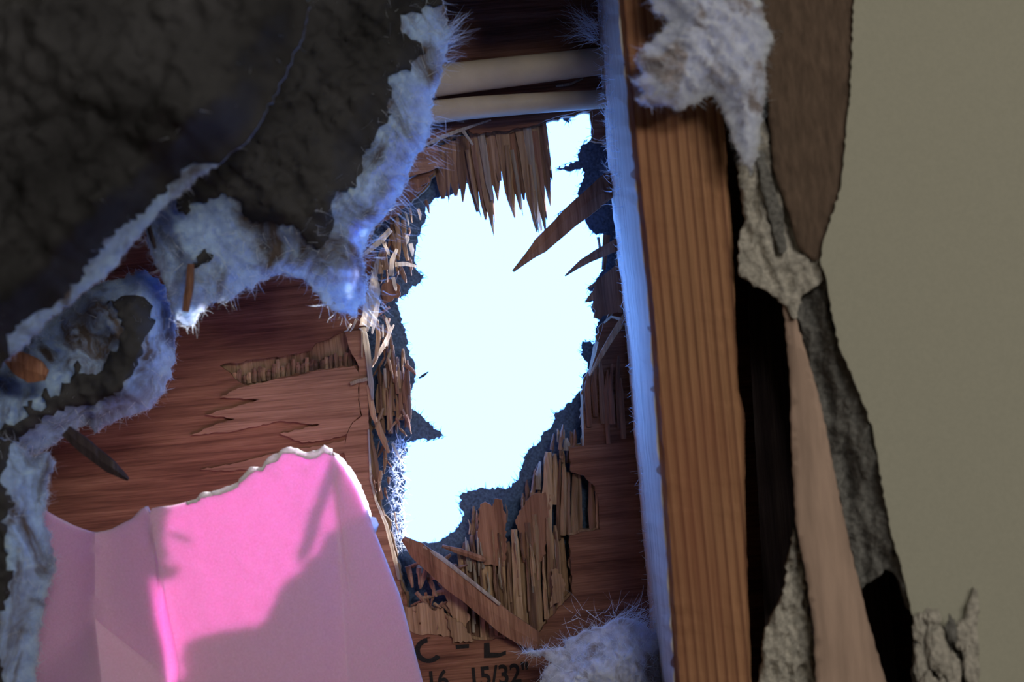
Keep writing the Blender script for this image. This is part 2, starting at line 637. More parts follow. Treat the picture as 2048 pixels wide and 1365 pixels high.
kraft = [(1505, -190), (1725, -190), (1720, 60), (1712, 200), (1704, 300), (1694, 380), (1664, 470), (1652, 524), (1625, 520),
         (1596, 492), (1582, 440), (1562, 382), (1546, 330), (1536, 200), (1520, 100)]
tag(relief('torn_brown_paper', rough(kraft, 1.5, 10, 21), lambda x, y: .7795 - .0024 * (x - 1500) / 200, .0025, M['kraft'], drywall, 12, .0005, 120, 3),
    'brown kraft paper bared where the painted face tore away')
pale = [(1474, 330), (1488, 300), (1510, 260), (1530, 235), (1546, 330), (1566, 395), (1590, 450), (1606, 495), (1640, 520), (1652, 560),
        (1606, 590), (1590, 640), (1566, 608), (1530, 580), (1508, 574), (1494, 560), (1480, 552), (1476, 520), (1480, 470), (1492, 440), (1484, 390)]
tag(relief('gypsum_ribbon', rough(pale, 3, 7, 22), lambda x, y: .785 - .006 * (x - 1480) / 160, .003, M['gypsum_pale'], drywall, 6, .0030, 190, 5, True, 5, True, .4),
    'pale crumbling gypsum ribbon with torn paper')
dark_streak = [(1512, 305), (1526, 300), (1540, 345), (1556, 395), (1568, 430), (1566, 445), (1574, 500), (1562, 510), (1548, 470), (1535, 420), (1520, 365)]
relief('gypsum_streak', rough(dark_streak, 2, 7, 23), .7805, .003, M['gypsum'], drywall, 6, .0012, 200, 6)


def gdepth(x, y):
    t = (y - 540) / 800.0
    xl = 1588 + 175 * max(0, t) ** .9
    return .7885 - .0115 * min(1, max(0, (x - xl) / 85))


gyp = [(1588, 560), (1612, 536), (1645, 524), (1660, 570), (1671, 640), (1686, 700), (1726, 790), (1750, 860), (1762, 930), (1775, 1010),
       (1790, 1080), (1811, 1150), (1824, 1200), (1822, 1225), (1806, 1190), (1792, 1150), (1770, 1140), (1742, 1165), (1722, 1180), (1700, 1100), (1668, 950), (1638, 800), (1609, 690), (1592, 620)]
tag(relief('gypsum_core', rough(gyp, 3, 8, 24), gdepth, .004, M['gypsum'], drywall, 6, .0042, 110, 8, True, 5, True, .4),
    'dark grey broken gypsum core')
pink = [(1564, 600), (1580, 588), (1590, 632), (1612, 702), (1642, 810), (1671, 955), (1703, 1105), (1742, 1262), (1792, 1430), (1636, 1430),
        (1627, 1250), (1612, 1150), (1592, 1050), (1583, 900), (1580, 750), (1572, 660)]
tag(relief('peeled_paper', rough(pink, 1.5, 10, 25), lambda x, y: .7845 - .004 * math.sin((x - 1560) / 60.0) - .000004 * (y - 600), .0012, M['kraft_pink'], drywall, 12, .0008, 40, 10),
    'pinkish tan backing paper peeled off in a long strip')
shard = [(1588, 1058), (1600, 1100), (1612, 1180), (1626, 1280), (1642, 1430), (1512, 1430), (1522, 1350), (1530, 1265), (1548, 1225), (1562, 1195), (1576, 1130)]
tag(relief('gypsum_shard', rough(shard, 3, 7, 26), .7875, .004, M['gypsum_pale'], drywall, 6, .0042, 230, 12, True, 5, True, .4),
    'pale rough gypsum shard tapering upward')

# ------------------------------------------------------------------ stud
def prism(name, front, back, d0, d1, mats, parent=None, label=None, cat=None):
    """front/back: pixel outlines (left edge down, right edge up) at d0 / d1; material 1 on the left side."""
    n = len(front)
    v = [P(x, y, d0) for x, y in front] + [P(x, y, d1) for x, y in back]
    f = [tuple(range(n))] + [tuple(range(2 * n - 1, n - 1, -1))]
    for i in range(n):
        j = (i + 1) % n
        f.append((i, j, j + n, i + n))
    o = mesh_obj(name, v, f, mats[0], parent)
    return o


ST0, ST1 = .7895, .8885
Lf = [(1204, -420), (1238, 0), (1250, 130), (1266, 300), (1287, 500), (1302, 650), (1311, 800), (1334, 1100), (1351, 1365), (1385, 1800)]
Lb = [(1160, -420), (1196, 0), (1204, 130), (1216, 300), (1236, 500), (1252, 650), (1264, 800), (1291, 1100), (1312, 1365), (1350, 1800)]
Rf = [(1405, -420), (1436, 0), (1444, 200), (1455, 330), (1466, 500), (1471, 640), (1477, 780), (1489, 825), (1490, 1000), (1497, 1200), (1503, 1365), (1525, 1800)]
ns = 60


def samp(c, k, n, jit=0, seed=0):
    y0, y1 = c[0][1], c[-1][1]
    y = y0 + (y1 - y0) * k / (n - 1)
    xs = np.interp(y, [p[1] for p in c], [p[0] for p in c])
    return xs, y


stud = thing('wall_stud', P(1360, 1800, .84), 'upright orange brown pine stud with long grain lines beside the hole', 'stud')
# body with its own wane along the edges: rings of 8 points
verts, faces = [], []
rs = random.Random(3)
NR = 110
ring = []
for k in range(NR):
    xl, y = samp(Lf, k, NR)
    xb, _ = samp(Lb, k, NR)
    xr, _ = samp(Rf, k, NR)
    jit = lambda s: rs.uniform(-s, s)
    pts = [P(xb + jit(.8), y, ST1), P(xl + (xb - xl) * .5 + jit(.6), y, (ST0 + ST1) / 2 + .004), P(xl - 1 + jit(1.0), y, ST0 + .0035),
           P(xl + 9 + jit(1.5), y, ST0 + jit(.0003)), P((xl + xr) / 2, y, ST0 - .0004), P(xr - 6 + jit(1.2), y, ST0 + jit(.0003)), P(xr + jit(1.2), y, ST0 + .003)]
    pr = pts[-1].copy()
    pr.y = ST1
    pts.append(pr)
    verts += pts
for k in range(NR - 1):
    for i in range(8):
        j = (i + 1) % 8
        faces.append((k * 8 + i, k * 8 + j, k * 8 + 8 + j, k * 8 + 8 + i))
faces.append(tuple(range(8)))
faces.append(tuple(range((NR - 1) * 8 + 7, (NR - 1) * 8 - 1, -1)))
body = mesh_obj('body', verts, faces, M['stud'], stud)
# pale sheet on the left flank imitating skylight on it, its edge frayed
verts, faces = [], []
for k in range(NR):
    xl, y = samp(Lf, k, NR)
    xb, _ = samp(Lb, k, NR)
    a, m_, b = P(xb - 2 + rs.uniform(-1.5, 1), y, ST1 - .0005), P(xl + (xb - xl) * .5 - 2 + rs.uniform(-1, 1), y, (ST0 + ST1) / 2 + .004), P(xl - 3 + rs.uniform(-1.5, 2.5), y, ST0 + .0035)
    verts += [a, m_, b, b + Vector((.0006, 0, 0)), m_ + Vector((.0008, 0, 0)), a + Vector((.0008, 0, 0))]
for k in range(NR - 1):
    for i in range(6):
        j = (i + 1) % 6
        faces.append((k * 6 + i, k * 6 + j, k * 6 + 6 + j, k * 6 + 6 + i))
tag(mesh_obj('lit_side', verts, faces, M['stud_side'], stud), 'rough flank coloured pale for the skylight on it')

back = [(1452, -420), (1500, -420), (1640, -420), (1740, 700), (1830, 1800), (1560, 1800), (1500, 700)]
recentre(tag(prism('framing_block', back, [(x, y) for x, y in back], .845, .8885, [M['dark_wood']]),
    'framing timber coloured dark as shade, deep in the slot between stud and drywall', 'timber'))

# ------------------------------------------------------------------ cables
def cable(name, pts, d, rw, rt, label, seed):
    rnd = random.Random(seed)
    verts, faces = [], []
    K = 16
    N = 40
    xs = [p[0] for p in pts]
    for i in range(N + 1):
        x = xs[0] + (xs[-1] - xs[0]) * i / N
        y = np.interp(x, xs, [p[1] for p in pts])
        w = np.interp(x, xs, [p[2] for p in pts])
        c = P(x, y, d + .0012 * math.sin(i * .35 + seed))
        for k in range(K):
            a = 2 * math.pi * k / K
            ca, sa = math.cos(a), math.sin(a)
            r = w / F * d / 2
            verts.append(c + Vector((UX * r * ca, -rt * sa, UZ * r * ca)))
    for i in range(N):
        for k in range(K):
            k2 = (k + 1) % K
            faces.append((i * K + k, i * K + k2, i * K + K + k2, i * K + K + k))
    faces.append(tuple(range(K)))
    faces.append(tuple(range(N * K + K - 1, N * K - 1, -1)))
    return recentre(tag(mesh_obj(name, verts, faces, M['cable'], None, True), label, 'cable', 'beige cables above the hole'))


cable('electrical_cable', [(600, 202, 66), (860, 163, 66), (1000, 146, 62), (1110, 133, 58), (1196, 123, 56), (1222, 119, 56)], .878, .007, .0045,
      'upper and wider of the two beige cables running into the stud', 1)
cable('electrical_cable', [(600, 262, 48), (860, 225, 48), (940, 216, 46), (1060, 207, 42), (1196, 199, 38), (1222, 197, 38)], .880, .005, .0042,
      'lower and thinner beige cable just above the hole', 2)

# ------------------------------------------------------------------ plywood: splinters of the broken plies
def spl(pts, d0, d1, mat, th=.0018, seed=[100], jag=.16, parent=outer):
    seed[0] += 1
    return strip('splinter', pts, d0, d1, th, M[mat], parent, jag, seed[0])


R = random.Random(5)
# hanging from the upper edge
for (x0, y0, x1, y1, w0, w1, mat, dep) in [
        (880, 290, 886, 398, 30, 15, 'cross_dark', .8960), (902, 282, 912, 392, 26, 14, 'cross_dark', .8965), (922, 272, 926, 404, 22, 6, 'cross_dark', .8955),
        (938, 274, 956, 424, 24, 15, 'cross_dark', .8965), (948, 268, 972, 440, 20, 10, 'cross_dark', .8950), (956, 266, 988, 472, 20, 4, 'cross', .8945),
        (962, 266, 984, 400, 15, 10, 'splint_pale', .8930), (981, 264, 996, 402, 22, 6, 'cross_dark', .8955), (992, 264, 1000, 362, 18, 12, 'cross_dark', .8960),
        (1003, 262, 1030, 436, 27, 7, 'cross', .8940), (1018, 262, 1041, 420, 20, 5, 'splint_brown', .8955), (1030, 262, 1048, 400, 22, 8, 'cross_dark', .8965),
        (1044, 258, 1074, 464, 26, 7, 'cross', .8945), (1054, 256, 1083, 462, 18, 9, 'splint_pale', .8932), (1066, 252, 1091, 462, 20, 6, 'cross', .8950),
        (1076, 248, 1101, 412, 20, 4, 'cross_dark', .8958), (1086, 246, 1105, 362, 14, 3, 'cross_dark', .8952), (1068, 262, 1094, 440, 14, 4, 'splint_brown', .8940),
        (895, 300, 898, 406, 10, 3, 'cross_dark', .8948), (972, 290, 990, 444, 9, 3, 'splint_brown', .8935), (1024, 300, 1046, 432, 8, 2, 'splint_pale', .8938),
        (1014, 290, 1024, 424, 9, 3, 'cross', .8930), (1060, 330, 1078, 466, 7, 3, 'cross', .8928), (934, 300, 962, 434, 8, 3, 'cross', .8938)]:
    mx, my = x0 + (x1 - x0) * .62, y0 + (y1 - y0) * .68
    spl([(x0, y0, w0), (mx + R.uniform(-2, 2), my, w0 * .8), (x1, y1, w1 * .5)], dep, dep + R.uniform(-.004, .001), mat, .0022)
# long pale strand along the upper tear
spl([(818, 306, 4), (880, 276, 8), (930, 257, 6), (982, 240, 3)], .886, .8885, 'splint_pale', .0008)
spl([(926, 262, 7), (946, 290, 4)], .8875, .886, 'splint_pale', .0008)
spl([(1112, 172, 4), (1140, 168, 5), (1166, 158, 2)], .8865, .8885, 'splint_pale', .0008)
# large slanting slivers from the right
big = spl([(1240, 352, 50), (1200, 386, 47), (1140, 436, 40), (1080, 492, 32), (1058, 512, 18), (1026, 543, 5)], .886, .868, 'splint_brown', .003, jag=.05)
tag(big, 'large brown sliver pointing down left across the bright hole')
tag(spl([(1250, 482, 24), (1205, 503, 20), (1165, 525, 14), (1130, 552, 3)], .888, .876, 'splint_brown', .0025, jag=.08), 'smaller sliver below the large one')
spl([(1196, 474, 6), (1201, 502, 4)], .899, .896, 'cross_dark')
spl([(1214, 470, 14), (1207, 540, 8)], .899, .896, 'cross_dark')
flap = [(1256, 522), (1232, 530), (1214, 545), (1194, 560), (1173, 578), (1191, 573), (1180, 590), (1169, 605), (1189, 600), (1182, 615), (1191, 622), (1187, 636),
        (1201, 640), (1206, 632), (1230, 627), (1262, 622)]
slab('veneer_flap', rough(flap, 1.5, 5, 41), .8885, .002, M['cross_dark'], outer)
spl([(1252, 632, 14), (1215, 690, 11), (1179, 752, 4)], .884, .880, 'cross')
spl([(1194, 684, 7), (1186, 716, 7), (1178, 748, 3)], .887, .886, 'splint_pale')
spl([(1246, 640, 6), (1222, 634, 5), (1208, 646, 3)], .884, .883, 'splint_pale', .0008)
spl([(1163, 790, 4), (1165, 845, 5), (1166, 892, 3)], .8880, .888, 'splint_pale', .0008)
for k in range(7):
    x = 1178 + k * 11 + R.uniform(-3, 3)
    y = 740 + R.uniform(-30, 20)
    spl([(x + 4, y + R.uniform(90, 150), R.uniform(8, 14)), (x, y + 40, R.uniform(8, 12)), (x + R.uniform(-3, 5), y, 4)], .8885, .8875, R.choice(['cross_dark', 'splint_brown']), .0012)

# standing along the lower right edge
low = [(1133, 902, 1133, 877, 13, 6, 'splint_pale'), (1094, 1085, 1096, 905, 22, 12, 'cross'), (1076, 980, 1080, 924, 11, 4, 'splint_pale'), (1108, 1010, 1110, 908, 14, 6, 'cross'),
       (1126, 1072, 1128, 935, 12, 8, 'cross'), (1137, 1070, 1136, 945, 10, 8, 'cross_dark'), (1150, 1074, 1150, 948, 14, 11, 'cross'), (1160, 1076, 1158, 950, 11, 9, 'cross'),
       (1186, 1076, 1182, 962, 15, 10, 'cross_dark'), (1197, 1076, 1193, 980, 10, 5, 'cross'), (1118, 1080, 1120, 920, 10, 4, 'cross_dark'), (1066, 1000, 1068, 950, 8, 4, 'cross_dark'),
       (1104, 900, 1108, 868, 8, 3, 'cross_dark'), (1120, 900, 1126, 850, 8, 3, 'cross_dark'), (1148, 900, 1150, 860, 9, 3, 'cross_dark')]
for (x0, y0, x1, y1, w0, w1, mat) in low:
    d = .8935 + R.uniform(0, .003)
    spl([(x0, y0, w0), ((x0 + x1) / 2 + R.uniform(-1.5, 1.5), (y0 + y1) / 2, w0 * .95), (x1, y1, w1)], d, d - .001, mat, .0025)
tops = {918: 1098, 930: 1086, 944: 1072, 958: 1062, 972: 1068, 986: 1052, 1000: 1074, 1014: 1084, 1028: 1060, 1042: 1050, 1055: 1046, 1068: 1030, 1082: 1012, 1096: 1036, 1110: 1052, 1122: 1064}
for x, y in tops.items():
    d = .8935 + R.uniform(-.0005, .003)
    yb = 1296 if x < 1050 else 1290 - (x - 1050) * .9
    w = R.uniform(13, 18)
    spl([(x + 12, yb, w), (x + 8 + R.uniform(-2, 2), y + (yb - y) * .6, w), (x + 3 + R.uniform(-2, 2), y + 40, w * .9), (x, y, w * R.uniform(.3, .7))], d, d + R.uniform(-.002, .001), R.choice(['cross', 'cross', 'cross_dark']), .0028)
for k in range(44):
    x = R.uniform(928, 1112)
    y = R.uniform(1060, 1180)
    d = .8922
    spl([(x + 6, y + R.uniform(50, 110), R.uniform(4, 7)), (x + R.uniform(0, 5), y + 30, R.uniform(4, 7)), (x, y, 2)], d, d - R.uniform(0, .0015), R.choice(['cross', 'splint_pale', 'cross_dark']), .0012)
for i, fl in enumerate([[(1030, 1042), (1042, 1020), (1056, 1000), (1066, 990), (1090, 985), (1101, 990), (1100, 1012), (1096, 1060), (1088, 1118), (1064, 1130), (1046, 1124), (1040, 1080)],
                        [(960, 1010), (970, 1004), (984, 1014), (989, 998), (1004, 1000), (1012, 1040), (1012, 1120), (1000, 1136), (966, 1128), (954, 1070)],
                        [(1104, 1140), (1112, 1138), (1128, 1160), (1130, 1180), (1118, 1206), (1100, 1216), (1104, 1180)],
                        [(884, 1172), (905, 1180), (930, 1206), (940, 1240), (925, 1262), (912, 1252), (896, 1215)],
                        [(892, 1230), (920, 1245), (948, 1282), (905, 1288)],
                        [(765, 568), (785, 560), (800, 572), (800, 592), (780, 604), (764, 612)],
                        [(800, 1210), (822, 1216), (846, 1206), (866, 1222), (886, 1216), (902, 1250), (908, 1273), (850, 1270), (812, 1262)]]):
    slab('veneer_flap', rough(fl, 3.0, 5, 60 + i), .8895 - .0012 * (i % 3) + (.0036 if i < 2 else 0), .0012, M['splint_brown'] if i in (0, 1, 5) else M['cross'], outer)
# chips in the lower left of the break
for k in range(46):
    x, y = R.uniform(812, 905), R.uniform(1120, 1275)
    a = R.choice([R.gauss(.2, .5), R.gauss(1.4, .3)])
    L = R.uniform(18, 55)
    w = R.uniform(5, 11)
    spl([(x, y, w), (x + L * .5 * math.cos(a), y + L * .5 * math.sin(a), w), (x + L * math.cos(a), y + L * math.sin(a), w * .4)], .8955 - R.uniform(0, .004), .8945 - R.uniform(0, .006), R.choice(['cross', 'cross_dark', 'cross_dark', 'splint_brown']), .0015)
# left flank of the hole: upright slivers
for k in range(34):
    x = R.uniform(752, 820)
    y = R.uniform(690, 800)
    if x > 805 and y < 720:
        continue
    L = R.uniform(50, 110)
    w = R.uniform(5, 11)
    d = .8955 + R.uniform(-.001, .003)
    spl([(x + 2, min(868, y + L), w), (x + R.uniform(-3, 3), y + L * .4, w), (x + R.uniform(-3, 3), y, w * .4)], d, d - R.uniform(0, .002), R.choice(['cross_dark', 'cross_dark', 'cross']), .0016)
for pts, d0, d1, mat in [
        ([(726, 655, 10), (736, 705, 11), (742, 770, 10), (746, 800, 4)], .887, .886, 'splint_pale'),
        ([(737, 770, 9), (746, 830, 11), (752, 845, 6)], .888, .887, 'cross'),
        ([(752, 640, 8), (757, 672, 9), (752, 720, 6), (744, 735, 3)], .888, .885, 'cross'),
        ([(744, 728, 7), (768, 690, 8), (782, 660, 5), (788, 650, 3)], .889, .880, 'splint_pale'),
        ([(772, 692, 6), (780, 664, 6), (772, 636, 4)], .890, .885, 'splint_pale'),
        ([(724, 660, 4), (724, 715, 3)], .886, .8855, 'splint_pale'),
        ([(753, 842, 12), (766, 880, 12), (778, 906, 6)], .891, .889, 'cross'),
        ([(738, 858, 9), (750, 930, 12), (762, 1000, 9)], .894, .893, 'cross_dark'),
        ([(700, 768, 7), (720, 762, 8), (735, 759, 7)], .886, .886, 'splint_pale'),
        ([(781, 459, 11), (764, 478, 12), (738, 502, 9), (712, 519, 3)], .882, .874, 'splint_pale'),
        ([(730, 482, 7), (724, 455, 5), (712, 405, 3)], .876, .870, 'splint_pale'),
        ([(752, 448, 7), (744, 434, 5), (735, 423, 3)], .878, .874, 'splint_pale'),
        ([(793, 436, 9), (798, 480, 10), (795, 515, 7)], .893, .892, 'cross'),
        ([(806, 440, 9), (808, 490, 9), (815, 522, 6)], .8935, .892, 'cross'),
        ([(783, 440, 8), (786, 490, 8), (790, 520, 5)], .894, .893, 'cross_dark'),
        ([(790, 529, 9), (812, 528, 9), (834, 533, 4)], .890, .888, 'splint_pale'),
        ([(772, 540, 14), (768, 512, 12), (770, 484, 5)], .886, .880, 'cross'),
        ([(782, 552, 12), (784, 520, 9), (794, 498, 5)], .885, .878, 'splint_pale'),
        ([(760, 548, 12), (758, 520, 9), (762, 500, 4)], .887, .882, 'cross'),
        ([(766, 484, 6), (774, 500, 6), (779, 512, 3)], .880, .878, 'splint_pale'),
        ([(748, 560, 10), (752, 530, 9), (758, 512, 3)], .884, .880, 'splint_pale'),
        ([(800, 535, 10), (808, 555, 8), (812, 566, 3)], .889, .887, 'cross_dark'),
        ([(786, 555, 8), (790, 572, 7), (792, 582, 3)], .886, .884, 'splint_pale'),
        ([(745, 610, 8), (738, 640, 8), (734, 664, 4)], .880, .876, 'splint_pale'),
        ([(757, 600, 8), (750, 640, 8), (744, 668, 3)], .880, .876, 'splint_pale'),
        ([(712, 640, 5), (706, 655, 4), (700, 664, 2)], .880, .872, 'splint_pale'),
        ([(702, 648, 4), (694, 662, 3), (688, 664, 2)], .880, .872, 'splint_pale')]:
    spl(pts, d0, d1, mat, .0014)
slab('veneer_flap', rough([(746, 536), (756, 556), (760, 588), (756, 620), (748, 656), (736, 652), (718, 652), (726, 620), (736, 580)], 1.5, 6, 71), .881, .0008, M['splint_pale'], outer)
for i in range(5):
    y0 = 358 + i * 16
    spl([(858 - i * 14, y0, 12), (820 - i * 14, y0 + 14, 16), (776 - i * 10, y0 + 24, 10)], .8872, .8862, R.choice(['cross_dark', 'splint_brown']), .0015)
spl([(880, 310, 44), (846, 322, 46), (806, 336, 40)], .8875, .8868, 'ply_light', .0015, jag=.05)
# inner slivers in the torn patch of veneer, pale raised sheet and smooth panel edge
for k in range(26):
    x = 470 + k * 9.6
    yb = 772 - (x - 470) * .165
    h = R.uniform(22, 40) * (1 if x > 540 else .8)
    spl([(x, yb, 8), (x + R.uniform(-2, 2), yb - h * .6, 9), (x + R.uniform(-2, 3), yb - h, 6)], .8915 + R.uniform(0, .0015), .8915, R.choice(['cross_dark', 'cross', 'cross_dark']), .0012)
slab('raised_veneer', rough([(478, 776), (560, 758), (640, 742), (708, 733), (717, 745), (716, 800), (722, 832), (704, 846), (694, 868), (660, 880), (604, 886), (560, 868), (640, 850), (560, 842),
                             (470, 862), (380, 872), (430, 850), (470, 838), (410, 830), (470, 815), (520, 800), (440, 796)], 1.6, 7, 81), .8878, .0022, M['ply_light'], outer)
slab('raised_veneer', rough([(560, 905), (640, 892), (690, 880), (692, 905), (640, 918), (560, 930), (470, 942), (400, 940), (480, 925)], 1.6, 7, 82), .8884, .0016, M['ply_light'], outer)
slab('panel_edge', rough([(690, 664), (722, 662), (733, 720), (736, 800), (739, 900), (744, 962), (752, 1002), (770, 1042), (786, 1100), (796, 1150), (806, 1200), (795, 1200), (770, 1120), (730, 1040), (700, 960),
                          (688, 905), (694, 870), (706, 846), (724, 832), (718, 800), (718, 735), (700, 700)], 1.0, 9, 83), .8882, .0018, M['ply_light'], outer)
spl([(737, 860, 3), (741, 960, 4), (752, 1004, 4), (772, 1050, 6), (790, 1120, 8), (798, 1160, 5)], .8872, .887, 'splint_pale', .0012)

# loose shreds on the left flank and along the lower right break
LEFT = [(868, 392), (846, 430), (832, 470), (826, 520), (800, 560), (786, 604), (796, 650), (808, 690), (820, 740), (816, 800), (818, 850), (800, 900), (796, 980), (800, 1060)]
for k in range(70):
    i = R.randrange(len(LEFT) - 1)
    t = R.random()
    x = LEFT[i][0] + (LEFT[i + 1][0] - LEFT[i][0]) * t - R.uniform(4, 52)
    y = LEFT[i][1] + (LEFT[i + 1][1] - LEFT[i][1]) * t
    a = math.pi / 2 + R.gauss(0, .38)
    L = R.uniform(14, 52)
    w = R.uniform(3, 8)
    d = .8975 - R.uniform(0, .006)
    spl([(x, y, w), (x + L * .5 * math.cos(a) + R.uniform(-2, 2), y + L * .5 * math.sin(a), w), (x + L * math.cos(a), y + L * math.sin(a), w * .35)], d, d - R.uniform(-.002, .006),
        R.choice(['cross_dark', 'cross', 'splint_pale', 'splint_brown']), .0011)
RIGHT = [(1172, 745), (1158, 800), (1118, 836), (1098, 880), (1066, 910), (1052, 950), (1030, 985), (960, 992), (936, 1010), (930, 1050), (900, 1084)]
for k in range(44):
    i = R.randrange(len(RIGHT) - 1)
    t = R.random()
    x = RIGHT[i][0] + (RIGHT[i + 1][0] - RIGHT[i][0]) * t + R.uniform(6, 36)
    y = RIGHT[i][1] + (RIGHT[i + 1][1] - RIGHT[i][1]) * t + R.uniform(0, 26)
    a = -math.pi / 2 + R.gauss(0, .22)
    L = R.uniform(16, 48)
    w = R.uniform(3, 9)
    d = .8985 - R.uniform(0, .004)
    spl([(x, y + L, w), (x + R.uniform(-2, 2), y + L * .4, w), (x + L * .3 * math.cos(a), y, w * .35)], d, d - R.uniform(-.001, .002), R.choice(['cross_dark', 'cross_dark', 'cross']), .0012)

# frayed felt threads around the opening
fs = []
for i in range(len(HOLE_C)):
    a, b = HOLE_C[i], HOLE_C[(i + 1) % len(HOLE_C)]
    for k in range(10):
        t = R.random()
        x, y = a[0] + (b[0] - a[0]) * t, a[1] + (b[1] - a[1]) * t
        p = P(x, y, YC + R.uniform(0, .002))
        c = P(985, 680, YC) - p
        c.normalize()
        fs.append((p - c * .001, c + Vector((R.gauss(0, .7), R.gauss(0, .5), R.gauss(0, .7))), R.uniform(.0012, .004)))
fibres('felt_threads', fs, M['felt'], outer, .00022, 3, .8)
fs = []
for k in range(420):
    y = R.uniform(880, 1105)
    x = np.interp(y, [880, 930, 1000, 1105], [800, 792, 792, 804]) + R.uniform(-14, 14)
    fs.append((P(x, y, YC - R.uniform(.001, .006)), (R.gauss(.3, .8), R.gauss(-.5, .5), R.gauss(0, .8)), R.uniform(.002, .006)))
fibres('shredded_felt', fs, M['fibre'], outer, .00028, 3, 1.2, 4)

# lettering stamped on the veneer
def ink(poly):
    return slab('printed_letter', poly, YA - .00025, .0003, M['ink'], outer)


c = []
cx, cy = 857, 1302
for k in range(22):
    a = math.radians(-95 - k * 11.2)
    c.append((cx + 28 * math.cos(a), cy + 25 * math.sin(a)))
for k in range(21, -1, -1):
    a = math.radians(-95 - k * 11.2)
    c.append((cx + 17 * math.cos(a), cy + 16 * math.sin(a)))
ink(c)
ink([(911, 1291), (938, 1289), (938, 1297), (912, 1299)])
ink([(968, 1287), (979, 1286), (980, 1306), (1000, 1307), (1012, 1302), (1012, 1310), (996, 1316), (968, 1317)])


def stamp(txt, px, py, size_px, name='printed_number'):
    cu = bpy.data.curves.new(name, 'FONT')
    cu.body = txt
    cu.size = size_px / F * YA / .70
    cu.extrude = .00012
    cu.offset = .00022
    tmp = bpy.data.objects.new('tmp', cu)
    COL.objects.link(tmp)
    dg = bpy.context.evaluated_depsgraph_get()
    me = bpy.data.meshes.new_from_object(tmp.evaluated_get(dg))
    bpy.data.objects.remove(tmp)
    me.materials.clear()
    me.materials.append(M['ink'])
    o = bpy.data.objects.new(name, me)
    COL.objects.link(o)
    o.parent = outer
    o.location = P(px, py, YA - .0003)
    o.rotation_euler = (math.pi / 2, 0, 0)
    o.scale = (.86, 1, 1)
    return o


stamp('16', 853, 1382, 38)
stamp('15/32"', 938, 1375, 38)

